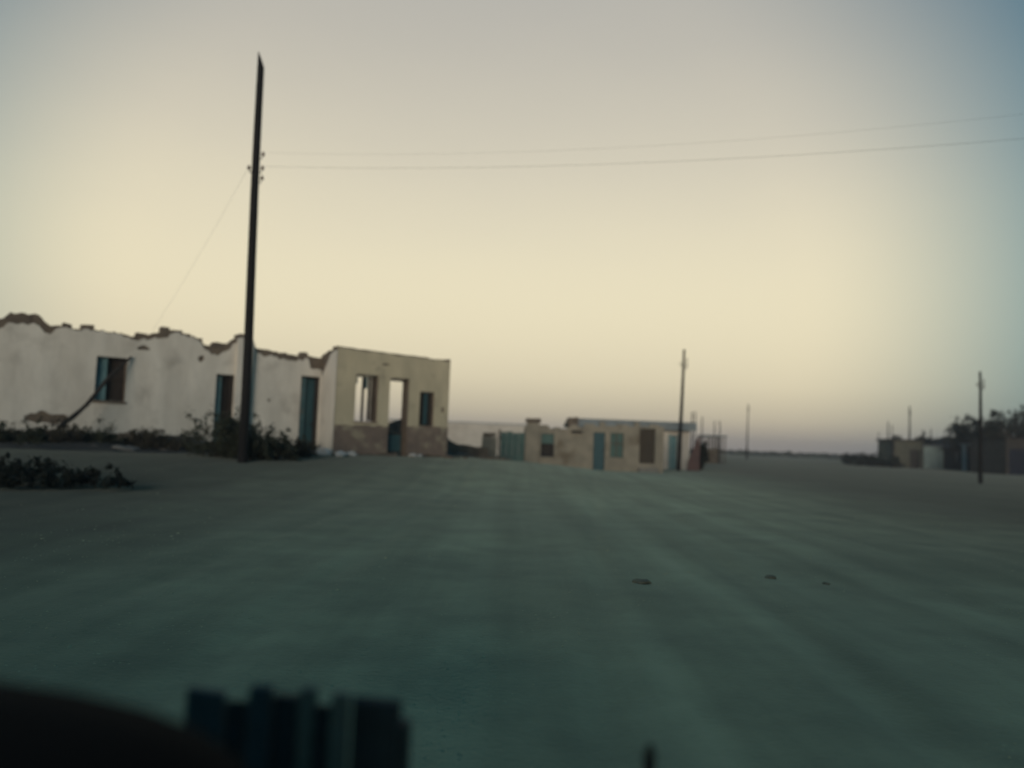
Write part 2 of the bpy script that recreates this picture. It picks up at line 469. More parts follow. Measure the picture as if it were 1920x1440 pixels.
# back, end and cross walls
def cross(name, u, d0, d1, topf, mat='adobe', th=.4, parent=wr, O=W0):
    wall_mesh((O[0] + TX * u, O[1] + TY * u), (-NX, -NY), (TX, TY), d0, d1, topf, const(-.2), [], th / 2, -th / 2, step=.15).build(name, mat, parent)
wall_mesh(W0, T2, N2, -16, 0, rough(const(2.6), .35, .7, 30), const(-.2), [(-12, -10.8, .3, 3.5), (-6.0, -5.1, .3, 3.5)], -5.6, -6.0, step=.15).build('back_wall', 'adobe', wr)
cross('cross_wall', -5.2, .46, 5.58, rough(lerp_pts([(0, 4.0), (2, 3.4), (5.6, 2.6)]), .15, 1.4, 40))
cross('cross_wall', -10.6, .46, 5.58, rough(lerp_pts([(0, 4.0), (3, 3.0), (5.6, 2.5)]), .15, 1.4, 41))
cross('end_wall', -15.8, .46, 5.58, rough(lerp_pts([(0, 4.1), (3, 3.4), (5.6, 2.6)]), .15, 1.4, 42))
# window: painted left reveal, shutter, sill
def boxpart(name, mat, parent, O, u0, u1, d0, d1, z0, z1, bevel=0.0):
    return MB().box(u0, u1, d0, d1, z0, z1, wm(O, T2, N2, 0, 0)).build(name, mat, parent, bevel=bevel)
wn = boxpart('window', 'darkwood', wr, W0, -7.648, -6.752, -.36, -.31, 2.122, 3.518)  # dark board filling the opening, standing in for the shaded interior
boxpart('shutter', 'teal', wn, W0, -7.645, -7.30, -.20, -.15, 2.14, 3.50)
boxpart('mullion', 'darkwood', wn, W0, -7.22, -7.17, -.305, -.27, 2.18, 3.46)
boxpart('rail', 'darkwood', wn, W0, -7.59, -6.81, -.305, -.275, 2.80, 2.86)
boxpart('sill', 'adobe', wn, W0, -7.70, -6.70, -.30, .07, 2.04, 2.115)
for i, (ua, ub, zt, leaf, lm) in enumerate([(-3.90, -3.28, 3.26, 'darkwood', 'darkwood'), (-.82, -.10, 3.45, 'blue', 'blue')]):
    d = boxpart('door', leaf, wr, W0, ua + .047, ub - .047, -.34, -.29, .30, zt - .012)  # dark leaf in the left doorway stands in for its unlit interior
    boxpart('door_jamb', 'teal', d, W0, ua + .004, ua + .24, -.20, -.14, .40, zt - .01)
    boxpart('door_jamb', 'darkwood', d, W0, ub - .045, ub - .006, -.35, -.05, .45, zt - .01)
    boxpart('door_head', 'darkwood', d, W0, ua + .05, ub - .05, -.28, -.10, zt - .055, zt - .01)
    boxpart('panel', lm, d, W0, ua + .14, ub - .14, -.285, -.265, .75, 1.6)
    boxpart('panel', lm, d, W0, ua + .14, ub - .14, -.285, -.265, 1.75, zt - .35)
    boxpart('handle', 'wire', d, W0, ub - .13, ub - .10, -.288, -.23, 1.62, 1.74)
    boxpart('threshold', 'rock', d, W0, ua + .02, ub - .02, -.34, .06, .40, .60)

# --- cream ruin
cb = thing('ruined_house', 'cream roofless ruin with dark red dado and open windows showing sky', 'ruin')
ct = rough(lerp_pts([(-.1, 4.56), (.5, 4.54), (1.6, 4.52), (2.6, 4.50), (3.9, 4.50), (3.95, 4.45), (5, 4.52)]), .018, 3.0, 50)
C_open = [(.80, 1.72, 1.86, 3.60), (2.22, 3.06, .3, 3.58), (3.56, 4.22, 1.80, 3.14)]
wall_mesh(B0, T2, N2, 0, 4.92, ct, const(-.2), C_open, 0, -.42, step=.12).build('adobe_wall', 'adobe', cb)
dt = rough(lerp_pts([(0, 1.68), (2.2, 1.72), (4.92, 1.80)]), .05, 3.5, 60)
cp = lambda u: ct(u) - max(.02, .05 + .07 * mnoise.noise((u * 2.2, 9, 0)))
wall_mesh(B0, T2, N2, .02, 4.905, cp, lambda u: dt(u) + .004, C_open, .03, .003, step=.06, relief=.012, seed=7, holes=[(2.0, 4.05, .16, .04), (4.62, 2.5, .07, .10)]).build('plaster_coat', 'cream', cb)
for ua, ub in ((.01, 2.219), (3.061, 4.91)):
    wall_mesh(B0, T2, N2, ua, ub, dt, rough(const(.66), .10, 2.6, 61), [], .045, .003, step=.09, relief=.012, seed=9).build('dado', 'dado', cb)
# left side wall, whitewashed, seen past the corner
OS = (B0[0], B0[1])
wall_mesh(OS, (-NX, -NY), (-TX, -TY), .43, 5.2, rough(lerp_pts([(0, 4.5), (1.3, 4.3), (2, 3.2), (5.2, 2.0)]), .08, 2, 70), const(-.2), [], .0, -.4, step=.12).build('side_wall', 'adobe', cb)
wall_mesh(OS, (-NX, -NY), (-TX, -TY), -.028, 1.18, rough(lerp_pts([(-.1, 4.42), (.5, 4.30), (.8, 3.9), (1.2, 3.45)]), .06, 3, 71), rough(const(.62), .08, 3, 72), [], .03, .003, step=.07, relief=.01).build('side_plaster', 'white', cb)
wall_mesh((B0[0] + TX * 4.92, B0[1] + TY * 4.92), (-NX, -NY), (TX, TY), .43, 5.2, rough(lerp_pts([(0, 4.3), (.6, 2.6), (5.2, 1.7)]), .08, 2, 73), const(-.2), [], 0, -.4, step=.12).build('side_wall', 'adobe', cb)
wall_mesh(B0, T2, N2, .42, 4.5, rough(const(1.62), .06, 1.5, 74), const(-.2), [], -4.8, -5.2, step=.12).build('back_wall', 'mud', cb)
# window frames and boards
f1 = MB()
for (a, b, z0, z1) in [(.81, .86, 1.88, 3.58), (1.66, 1.71, 1.88, 3.58), (.86, 1.66, 3.52, 3.58)]:
    f1.box(a, b, -.30, -.24, z0, z1, wm(B0, T2, N2, 0, 0))
wf = f1.build('window_frame', 'darkwood', cb)
boxpart('mullion', 'darkwood', wf, B0, 1.20, 1.29, -.295, -.245, 1.88, 3.51)
boxpart('shutter_board', 'darkwood', wf, B0, 1.42, 1.53, -.235, -.20, 1.89, 3.54)
boxpart('shutter_board', 'wood', wf, B0, 1.56, 1.65, -.235, -.20, 1.89, 3.52)
boxpart('painted_scrap', 'teal', wf, B0, .87, 1.0, -.29, -.25, 3.26, 3.51)
boxpart('painted_scrap', 'blue', wf, B0, 1.295, 1.41, -.29, -.25, 3.1, 3.51)
boxpart('sill', 'dado', wf, B0, .76, 1.76, -.30, .06, 1.80, 1.855)
df = MB()
for (a, b, z0, z1) in [(2.23, 2.29, .5, 3.56), (2.99, 3.05, .5, 3.56), (2.29, 2.99, 3.48, 3.56)]:
    df.box(a, b, -.36, -.28, z0, z1, wm(B0, T2, N2, 0, 0))
dfo = df.build('door_frame', 'wood', cb)
boxpart('half_door', 'blue', dfo, B0, 2.30, 2.98, -.34, -.29, .62, 1.52)
boxpart('rail', 'darkwood', dfo, B0, 2.30, 2.98, -.286, -.26, 1.42, 1.50)
boxpart('brace', 'darkwood', dfo, B0, 2.30, 2.98, -.286, -.26, .70, .78)
sh = boxpart('window_shutter', 'darkwood', cb, B0, 3.58, 4.20, -.22, -.17, 1.82, 3.12)
boxpart('blue_strip', 'blue', sh, B0, 3.86, 4.00, -.165, -.14, 1.86, 3.08)
boxpart('board', 'darkwood', sh, B0, 3.62, 3.80, -.165, -.145, 1.86, 3.08)
boxpart('board', 'darkwood', sh, B0, 4.04, 4.17, -.165, -.145, 1.86, 3.08)
boxpart('sill', 'dado', sh, B0, 3.50, 4.28, -.16, .05, 1.735, 1.795)

# ------------------------------------------------------------------ stones, rubble, scrub
def stone_mesh(r, seed, sq=.6):
    import bmesh
    bm = bmesh.new()
    bmesh.ops.create_icosphere(bm, subdivisions=2, radius=1)
    for v in bm.verts:
        n = mnoise.noise(Vector(v.co) * 1.3 + Vector((seed, 0, 0))) * .45 + mnoise.noise(Vector(v.co) * 3 + Vector((0, seed, 0))) * .15
        v.co *= (1 + n)
        v.co.z *= sq
        v.co *= r
    me = bpy.data.meshes.new('stone')
    bm.to_mesh(me); bm.free()
    return me
def stone(name, x, y, r, mat, label, cat='stone', group=None, sx=1.0, sq=.6, rz=None):
    me = stone_mesh(r, rng.uniform(0, 90), sq)
    me.materials.append(M[mat])
    o = bpy.data.objects.new(name, me)
    COL.objects.link(o)
    o.scale = (sx, 1, 1)
    o.location = (x, y, gz(x, y) + r * sq * .35)
    o.rotation_euler = (0, 0, rng.uniform(0, 6.28) if rz is None else rz)
    return tag(o, label, cat, group)
def street(u, d):
    return (B0[0] + TX * u + NX * d, B0[1] + TY * u + NY * d)
pal = [(-.8, 1.1, .30), (-.35, 1.5, .22), (.15, 1.3, .20), (-.6, 1.9, .16), (2.6, 1.3, .17), (3.0, 1.1, .13)]
for u, d, r in pal:
    stone('rubble_lump', *street(u, d), r, 'rockpale', 'pale lump of fallen plaster lying by the cream ruin', 'rubble', 'pale plaster lumps by the cream ruin')
for i in range(26):
    u = rng.uniform(-14, -1); d = rng.uniform(-.6, .9)
    stone('fallen_block', *street(u, d), rng.uniform(.10, .26), 'adobe' if rng.random() < .7 else 'rock',
          'crumbled earth lump lying along the foot of the white ruin', 'rubble', 'earth lumps below the white ruin', sx=1.4)
for i in range(14):
    u = rng.uniform(.5, 7.5); d = rng.uniform(.4, 1.4)
    stone('fallen_block', *street(u, d), rng.uniform(.07, .17), 'adobe',
          'small brown earth lump at the foot of the cream ruin', 'rubble', 'earth lumps below the cream ruin', sx=1.3)
stone('dark_stone', 1.30, 7.7, .06, 'rockdark', 'flat dark stone lying alone on the open street', 'stone', sx=1.5, sq=.55, rz=.1)
stone('dark_stone', 2.75, 8.4, .045, 'rockdark', 'smaller dark stone on the street right of the flat one', 'stone', sx=1.4, sq=.6, rz=.2)
stone('dark_stone', 3.25, 8.2, .035, 'rockdark', 'smallest dark stone, rightmost on the open street', 'stone', sx=1.3, sq=.5)

def plant(name, label, cat, x, y, h, rx, ry, nleaf, lsize, leafm, clumps=14, group=None, nst=9, z0=None, trunk=0.0, droop=.2, seed=0, crown=None):
    R_ = np.random.default_rng(seed + int(abs(x) * 37 + abs(y) * 91))
    z = gz(x, y) if z0 is None else z0
    t = thing(name, label, cat, (x, y, z), 0, group)
    cs = []
    for i in range(clumps):
        a = R_.uniform(0, 2 * math.pi); r = math.sqrt(R_.uniform(0, 1)) * .85
        hh = trunk + (h - trunk) * R_.uniform(.12, .88) * (1 - .45 * r * r)
        cs.append((rx * r * math.cos(a), ry * r * math.sin(a), hh, R_.uniform(.20, .42) * min(rx, ry, (h - trunk) * .8)))
    cs = np.array(cs)
    if not trunk:
        sub = []
        for (qx, qy, qh, qr) in cs:
            for _ in range(8):
                dd_ = R_.normal(size=3) * qr * .75
                sub.append((qx + dd_[0], qy + dd_[1], max(.05, qh + abs(dd_[2]) * R_.choice([1.2, -.6])), qr * R_.uniform(.35, .85)))
        sub = np.array(sub)
    else:
        sub = []
        for (qx, qy, qh, qr) in cs:
            for _ in range(9):
                dd_ = R_.normal(size=3) * qr * .7
                sub.append((qx + dd_[0], qy + dd_[1], qh + dd_[2], qr * R_.uniform(.4, .8)))
        sub = np.array(sub)
    stems_to = cs
    cs = sub; clumps_n = len(sub)
    k = R_.integers(0, clumps_n, nleaf)
    dirs = R_.normal(size=(nleaf, 3)); dirs /= np.linalg.norm(dirs, axis=1)[:, None]
    rr = np.abs(R_.normal(size=nleaf)) * .75
    c = cs[k, :3] + dirs * (cs[k, 3] * rr)[:, None]
    c[:, 2] = np.maximum(c[:, 2], .03)
    a = R_.normal(size=(nleaf, 3)); a /= np.linalg.norm(a, axis=1)[:, None]
    b = np.cross(a, R_.normal(size=(nleaf, 3))); b /= np.linalg.norm(b, axis=1)[:, None]
    s = (lsize * R_.uniform(.5, 1.4, nleaf))[:, None]
    v = np.stack([c - a * s, c - b * s * .35, c + a * s, c + b * s * .35], 1).reshape(-1, 3)
    f = np.arange(nleaf * 4).reshape(-1, 4)
    me = bpy.data.meshes.new('foliage')
    me.from_pydata(v.tolist(), [], f.tolist())
    me.materials.append(M[leafm])
    o = bpy.data.objects.new('foliage' if not trunk else 'crown', me); COL.objects.link(o); o.parent = t
    st = MB()
    for i in range(min(nst * 4, clumps_n)):
        e = Vector(cs[i, :3])
        m0 = Vector((0, 0, trunk)) if trunk else Vector((e.x * .12, e.y * .12, -.05))
        mid = (m0 + e) * .5 + Vector((R_.uniform(-.1, .1) * rx, R_.uniform(-.1, .1) * ry, 0))
        r0 = max(.005, .008 * h) * (1.3 if trunk else 1)
        st.tube([m0, mid, e], [r0, r0 * .6, r0 * .25], 5)
    if trunk:
        st.tube([(0, 0, -.1), (.03 * h, 0, trunk * .6), (0, 0, trunk), (0, 0, trunk + (h - trunk) * .4)], [.045 * h, .035 * h, .03 * h, .012 * h], 7)
    st.build('trunk' if trunk else 'stems', 'twig', t)
    return t
plant('shrub', 'big dark shrub sprawling left of the tall pole foot', 'shrub', -8.25, 23.2, 1.25, 1.15, .8, 9500, .05, 'leaf', 34, seed=1)
plant('shrub', 'dense shrub growing around the foot of the tall pole', 'shrub', -7.35, 22.75, 1.0, .6, .5, 4800, .048, 'leaf', 22, seed=2)
plant('shrub', 'lower shrub just right of the tall pole foot', 'shrub', -6.75, 23.4, .85, .62, .5, 4200, .048, 'leaf', 20, seed=3)
plant('shrub', 'small sparse shrub between the tall pole and the blue door', 'shrub', -6.6, 25.4, .55, .45, .4, 900, .07, 'leafdry', 10, seed=4)
for i, (px, d, h, rx, lab) in enumerate([(-10.6, .55, .75, .9, 'dark scrub clump at the wall foot by the left photo edge'),
                                         (-8.75, .75, .85, .75, 'scrub clump at the wall foot under the small window'),
                                         (-7.5, .6, .65, .7, 'scrub clump at the wall foot right of the leaning timber'),
                                         (-6.4, .55, .60, .7, 'low scrub at the wall foot midway between window and pole'),
                                         (-9.7, .9, .6, .9, 'wide scrub clump left of the leaning timber foot'),
                                         (-5.3, .8, .5, .8, 'low scrub clump just left of the big shrub by the pole')]):
    x, y = street(px, d - 1.2 + .6)
    plant('scrub_clump', lab, 'shrub', x, y, h, rx, .55, 4200, .045, 'leaf' if i % 2 == 0 else 'leafdry', 22, group='scrub along the white ruin', seed=10 + i)
plant('dark_bush', 'low black bush spreading on the ground at the left edge', 'shrub', -9.3, 15.5, .40, 2.3, 1.0, 15000, .045, 'leafdark', 48, seed=20)
plant('dry_tuft', 'tiny dry tuft by the foot of the blue door', 'shrub', *street(-.55, -.55), .4, .35, .3, 500, .06, 'leafdry', 8, seed=22)

# bank of dark earth and crumbled wall along the foot of the white ruin
eb = MB(); nu, nd = 130, 22
for i in range(nu + 1):
    u = -15.9 + 15.6 * i / nu
    for j in range(nd + 1):
        d = -1.16 + 4.2 * j / nd
        x, y = street(u, d)
        f_ = 1 - j / nd
        hh = .42 * f_ ** 1.6 * (1 + .9 * mnoise.noise((u * .7, d * .7, 8)) + .5 * mnoise.noise((u * 2.3, d * 2.3, 9))) * smooth(-.3, -2.5, u) * (1 - .6 * smooth(-4.4, -3.9, u) * smooth(-2.7, -3.2, u))
        eb.v.append((x, y, gz(x, y) + max(-.04, hh + .05 * mnoise.noise((u * 5, d * 5, 1)) - .05 - .09 * (j / nd) ** 3)))
eb.f = [(i * (nd + 1) + j, i * (nd + 1) + j + 1, (i + 1) * (nd + 1) + j + 1, (i + 1) * (nd + 1) + j) for i in range(nu) for j in range(nd)]
tag(eb.build('earth_bank', 'soil', smooth=True), None, None, kind='structure')

# leaning timber against the white wall
a = Vector((*street(-9.3, .35), 0)); a.z = gz(a.x, a.y) - .03
b = Vector((W0[0] + TX * -6.66 + NX * .10, W0[1] + TY * -6.72 + NY * .10, 3.62))
tm = MB()
tp = [a.lerp(b, i / 8) + Vector((0, .03 * math.sin(i * 1.9), .06 * math.sin(i * 1.3) - .10 * math.sin(math.pi * i / 8))) for i in range(9)]
tm.tube(tp, [.085, .08, .075, .08, .065, .06, .065, .05, .035], 7)
tag(tm.build('leaning_timber', 'darkwood'), 'crooked dark timber leaning against the white ruin across its small window', 'timber')

# ------------------------------------------------------------------ poles and wires
def pole(label, x, y, h, r, dx=0.0, slant=0.0, insul=True, n=10, group='wooden street poles', fr=.80):
    z = gz(x, y)
    t = thing('utility_pole', label, 'pole', (x, y, z), 0, group)
    pts = [(dx * i / 6, 0.012 * h * math.sin(i * 1.1) * .3, -.3 + (h + .3) * i / 6) for i in range(7)]
    MB().tube(pts, [r * (1 - (.28 if slant else .5) * i / 6) for i in range(7)], n, slant=slant).build('shaft', 'pole', t, smooth=False)
    if insul:
        for j, (f, sgn) in enumerate([(fr, 1), (fr - .035, 1), (fr - .035, -1), (fr - .06, 1)]):
            zz = h * f; xx = dx * f
            br = MB().tube([(xx, -.02, zz), (xx + sgn * .16, -.04, zz - .02), (xx + sgn * .19, -.04, zz + .08)], .018, 6).build('bracket', 'wire', t)
            MB().tube([(xx + sgn * .19, -.04, zz + .06), (xx + sgn * .19, -.04, zz + .10), (xx + sgn * .19, -.04, zz + .13), (xx + sgn * .19, -.04, zz + .18)],
                      [.035, .055, .035, .025], 8).build('insulator', 'ceramic', br)
    return t
bigz = gz(-7.28, 22)
pole('tall dark timber pole with slanted top in front of the white ruin', -7.28, 22.0, 11.85 - bigz, .135, dx=-.19, slant=2.6, n=8, fr=.748)
pole('second tallest dark pole standing before the low white house end', 9.92, 47, 7.15, .13, dx=.18, fr=.9)
pole('thin far pole standing alone on the open horizon', 36.97, 125, 8.7, .13, dx=.1, fr=.92)
pole('dark pole near the right edge in front of the dark tree', 26.43, 45, 6.3, .125, fr=.9)
pole('thin pole rising behind the small olive flat house', 55.85, 112, 8.5, .16, fr=.92)
pole('thin far pole left of the olive flat house', 75.4, 160, 8.3, .19, dx=.1, insul=False)
pole('farthest thinnest pole, leftmost of the right hand row', 105.7, 230, 8.2, .2, dx=.15, insul=False)
pole('thin pole standing behind the pale teal garage', 62.0, 118, 5.6, .12, insul=False)

def wire(name, label, p, q, sag, r=.007):
    p, q = Vector(p), Vector(q)
    pts = [p.lerp(q, i / 24) - Vector((0, 0, sag * 4 * (i / 24) * (1 - i / 24))) for i in range(25)]
    return tag(MB().tube(pts, r, 5).build(name, 'wire'), label, 'wire')
hx = lambda f: -7.28 - .19 * f
bh = 11.85 - bigz
wire('overhead_wire', 'upper thin overhead wire running right from the tall pole', (hx(.748) + .19, 21.96, bigz + bh * .748 + .16), (13.4, 15.0, 8.6), .45, .0017)
wire('overhead_wire', 'lower thin overhead wire running right from the tall pole', (hx(.713) + .19, 21.96, bigz + bh * .713 + .16), (13.4, 15.0, 8.0), .35, .003)
gy_ = (W0[0] + TX * -6.0 - NX * .2, W0[1] + TY * -6.0 - NY * .2)
wire('guy_wire', 'thin slack wire slanting down left from the tall pole', (hx(.713) - .19, 21.96, bigz + bh * .713 + .14), (gy_[0], gy_[1], 4.55), .12, .0025)
pole('pole outside the view that carries the overhead wires', 13.4, 15.0, 9.1, .15, fr=.925, group=None)

# ------------------------------------------------------------------ low mud houses in the middle distance
AX = lambda x, y: Matrix.Translation((x, y, 0))
def facade(O, u0, u1, topf, opens, th, mat, parent, name='wall', step=.12, relief=.015, seed=0, bottom=-.3):
    return wall_mesh(O, (1, 0), (0, -1), u0, u1, topf, const(bottom), opens, 0, -th, step=step, relief=relief, seed=seed).build(name, mat, parent)
def bp(name, mat, parent, x0, x1, y0, y1, z0, z1, bevel=0.0, jit=0.0):
    return MB().box(x0, x1, y0, y1, z0, z1, jit=jit).build(name, mat, parent, bevel=bevel)

mh = thing('mud_house', 'low brown mud house with teal door and broken roof line', 'house', (0, 0, 0))
Y0 = 42.0
mt = rough(lerp_pts([(.8, 2.25), (2.0, 2.25), (2.05, 1.98), (2.9, 2.05), (3.3, 2.4), (3.7, 2.2), (4.2, 2.3), (5, 2.35), (6.7, 2.38), (8.06, 2.42)]), .06, 2.0, 80)
mo = [(1.63, 2.33, .60, 1.84), (4.38, 4.99, .0, 2.0), (5.27, 5.95, .70, 2.0), (6.80, 7.62, .45, 2.28)]
facade((0, Y0), .80, 8.06, mt, mo, .35, 'mud', mh, seed=81)
wall_mesh((8.06, Y0), (0, 1), (1, 0), .36, 5.0, rough(const(2.35), .05, 1, 83), const(-.3), [], 0, -.35, step=.2).build('side_wall', 'mud', mh)
wall_mesh((.80, Y0), (0, 1), (-1, 0), .36, 5.0, rough(lerp_pts([(0, 2.1), (5, 1.6)]), .08, 1, 84), const(-.3), [], 0, -.35, step=.2).build('side_wall', 'mud', mh)
facade((0, Y0 + 5.0), .80, 8.06, rough(const(2.2), .07, 1, 85), [], .35, 'mud', mh, 'back_wall', seed=86)
pc = bp('pillar', 'mud', mh, .86, 1.52, Y0 - .10, Y0 + .3, -.2, 2.36)
bp('cap', 'adobe', pc, .80, 1.60, Y0 - .15, Y0 + .4, 2.365, 2.58, jit=.02)
bp('chimney_stub', 'adobe', mh, 3.05, 3.55, Y0 + .36, Y0 + .8, 1.6, 2.72, jit=.05)
bp('roof_beam', 'darkwood', mh, 3.2, 3.75, Y0 - .22, Y0 + .5, 1.93, 2.04)
for (x0, w_, h_) in ((2.3, .35, .16), (3.9, .5, .12), (4.7, .3, .22), (5.6, .6, .1), (6.5, .3, .2), (7.3, .5, .12)):
    bp('mud_block', 'mud', mh, x0, x0 + w_, Y0 + .04, Y0 + .32, mt(x0 + w_ / 2) - .1, mt(x0 + w_ / 2) + h_, jit=.03)
w1 = bp('window', 'darkwood', mh, 1.66, 2.30, Y0 + .18, Y0 + .23, .63, 1.81)
bp('shutter', 'greengate', w1, 1.66, 2.30, Y0 + .13, Y0 + .175, 1.30, 1.80)
bp('sill', 'mud', w1, 1.58, 2.38, Y0 - .05, Y0 + .12, .53, .595)
d1 = bp('door', 'blue', mh, 4.40, 4.97, Y0 + .12, Y0 + .17, .0, 1.98)
bp('panel', 'blue', d1, 4.48, 4.89, Y0 + .095, Y0 + .115, 1.1, 1.85)
bp('panel', 'blue', d1, 4.48, 4.89, Y0 + .095, Y0 + .115, .15, .95)
bp('handle', 'wire', d1, 4.86, 4.90, Y0 + .05, Y0 + .118, 1.0, 1.08)
w2 = bp('window', 'greengate', mh, 5.29, 5.93, Y0 + .15, Y0 + .20, .72, 1.98)
bp('mullion', 'wood', w2, 5.58, 5.64, Y0 + .12, Y0 + .145, .72, 1.98)
bp('rail', 'wood', w2, 5.29, 5.93, Y0 + .095, Y0 + .118, 1.40, 1.46)
gate = bp('board_gate', 'brownpanel', mh, 6.82, 7.60, Y0 + .20, Y0 + .25, .46, 2.26)
for i in range(5):
    bp('board', 'brownpanel', gate, 6.83 + i * .154, 6.83 + i * .154 + .145, Y0 + .155, Y0 + .195, .48, 2.24 - .03 * (i % 2))
bp('step', 'rock', mh, 6.75, 7.75, Y0 - .35, Y0 - .005, -.1, .22)

gf = thing('sheet_gate', 'green metal sheet gate between the broken stub and the mud house', 'gate', (0, 0, 0))
for i in range(4):
    bp('sheet', 'greengate', gf, -.48 + i * .315, -.48 + i * .315 + .305, Y0 + .10 + .012 * (i % 2), Y0 + .13 + .012 * (i % 2), .06, 1.82 + .04 * math.sin(i * 2))
bp('rail', 'wood', gf, -.50, .79, Y0 + .16, Y0 + .22, .45, .55)
bp('rail', 'wood', gf, -.50, .79, Y0 + .16, Y0 + .22, 1.45, 1.55)
bp('post', 'wood', gf, -.60, -.50, Y0 + .12, Y0 + .24, -.3, 1.95)
ws = thing('wall_stub', 'short broken mud wall stub with dark cap left of green gate', 'wall', (0, 0, 0))
facade((0, Y0), -1.46, -.68, rough(const(1.55), .06, 3, 88), [], .35, 'mud', ws, 'wall', seed=89)
bp('cap', 'adobe', ws, -1.42, -.76, Y0 - .04, Y0 + .38, 1.56, 1.74, jit=.02)
lw = thing('low_wall', 'long crumbled low mud wall between cream ruin and green gate', 'wall', (0, 0, 0))
facade((0, 38.5), -4.2, -1.0, rough(lerp_pts([(-4.2, 2.0), (-3.4, 1.9), (-2.9, 1.25), (-2.5, 1.08), (-1.0, 1.0)]), .08, 1.6, 90), [], .4, 'adobe', lw, 'wall', seed=91)
for i in range(9):
    x = rng.uniform(-3.4, -.5); y = rng.uniform(36.3, 38.1)
    stone('fallen_block', x, y, rng.uniform(.12, .26), 'adobe', 'brown earth lump in front of the crumbled low wall', 'rubble', 'earth lumps by the low wall', sx=1.4)

# grey roofed white house behind
gh = thing('white_house', 'low white house with long grey sheet roof behind the second pole', 'house', (0, 0, 0))
Y1 = 50.0
ho = [(10.0, 10.42, .0, 2.1)]
facade((0, Y1), 4.0, 11.2, const(2.44), ho, .3, 'palewall', gh, seed=92, step=.4, relief=.01)
for xx in (4.0, 10.9):
    bp('side_wall', 'palewall', gh, xx, xx + .3, Y1 + .305, Y1 + 6, -.3, 2.44)
bp('back_wall', 'palewall', gh, 4.305, 10.895, Y1 + 5.7, Y1 + 6, -.3, 2.44)
rf = MB()
prof = []
nx = 60
for j, (yy, zz) in enumerate([(Y1 - .5, 2.50), (Y1 + 3.0, 3.02), (Y1 + 6.4, 2.50)]):
    for i in range(nx + 1):
        x = 3.7 + (11.5 - 3.7) * i / nx
        prof.append((x + (.55 if i == 0 else 0) * (j == 1), yy, zz + .025 * (i % 2)))
rf.add(prof, [(j * (nx + 1) + i, j * (nx + 1) + i + 1, (j + 1) * (nx + 1) + i + 1, (j + 1) * (nx + 1) + i) for j in range(2) for i in range(nx)])
ro = rf.build('roof', 'roofgrey', gh)
sm = ro.modifiers.new('thick', 'SOLIDIFY'); sm.thickness = .05; sm.offset = -1
bp('fascia', 'roofgrey', ro, 3.7, 11.5, Y1 - .56, Y1 - .505, 2.42, 2.93)
dd = bp('door', 'teal', gh, 10.02, 10.40, Y1 + .1, Y1 + .15, .02, 2.08)
bp('door_post', 'teal', dd, 9.88, 9.97, Y1 - .06, Y1 - .02, 0, 2.2)
bp('door_post', 'teal', dd, 10.45, 10.53, Y1 - .06, Y1 - .02, 0, 2.2)
rd = thing('lean_to', 'small rust red slanted sheet propped by the white house end', 'lean to', (0, 0, 0))
MB().prism([(10.75, .0), (11.50, .0), (11.50, 2.1), (11.38, 2.05), (10.80, .55)], Y1 - 1.5, Y1 - 1.42).build('sheet', 'red', rd)
bp('post', 'wood', rd, 11.42, 11.50, Y1 - 1.40, Y1 - 1.32, -.2, 2.05)
plant('shrub', 'dark upright shrub beside the white house right of second pole', 'shrub', 12.2, 51, 2.2, .55, .5, 1800, .13, 'leafdark', 14, seed=31)

# open shed with posts
os_ = thing('open_shed', 'distant open shed of thin posts under a flat roof', 'shed', (0, 0, 0))
for i in range(6):
    x = 18.45 + i * .33
    bp('post', 'wood', os_, x, x + .09, 75 + .03 * (i % 2), 75.09 + .03 * (i % 2), -.3, 2.55)
    bp('post', 'wood', os_, x, x + .09, 78, 78.09, -.3, 2.55)
bp('roof', 'roofgrey', os_, 18.3, 20.3, 74.8, 78.3, 2.555, 2.68)
bp('back_wall', 'mud', os_, 18.45, 20.2, 78.12, 78.35, -.3, 1.4)
# pale long wall beyond the cream ruin
pw = thing('pale_wall', 'long pale far wall behind the crumbled low mud wall', 'wall', (0, 0, 0))
facade((0, 75), -12, 2.4, rough(const(2.86), .05, .5, 95), [], .35, 'palewall', pw, 'wall', step=.5, relief=.02, seed=96)
bp('coping', 'roofgrey', pw, -12.05, 2.45, 74.9, 75.45, 2.92, 3.02)

# ------------------------------------------------------------------ right-hand cluster
YR = 100.0
r1 = thing('flat_house', 'small olive flat roofed house with dark opening on the right', 'house')
facade((0, YR), 48.0, 51.5, const(3.35), [(49.9, 51.2, .0, 2.3)], .3, 'olivewall', r1, seed=101, step=.5)
for xx in (48.0, 51.2):
    bp('side_wall', 'olivewall', r1, xx, xx + .3, YR + .305, YR + 4.5, -.3, 3.35)
bp('back_wall', 'darkwall', r1, 48.305, 51.195, YR + 4.2, YR + 4.5, -.3, 3.35)
bp('roof', 'darkwall', r1, 47.8, 51.7, YR - .25, YR + 4.7, 3.355, 3.55)
bp('corner_post', 'darkwall', r1, 47.75, 48.0, YR - .12, YR + .12, -.3, 3.35)
dr = bp('door', 'darkwall', r1, 49.93, 51.17, YR + .18, YR + .24, -.1, 2.28)
bp('board', 'darkwall', dr, 50.0, 50.5, YR + .14, YR + .175, 0, 2.2)
bp('board', 'darkwall', dr, 50.56, 51.1, YR + .14, YR + .175, 0, 2.2)
r2 = thing('garage', 'low pale teal garage between olive house and dark gabled house', 'garage')
facade((0, YR + 1), 51.9, 55.6, const(2.75), [(53.0, 55.0, -.1, 2.25)], .3, 'tealwall', r2, seed=102, step=.5)
bp('side_wall', 'tealwall', r2, 51.9, 52.2, YR + 1.305, YR + 6, -.3, 2.75)
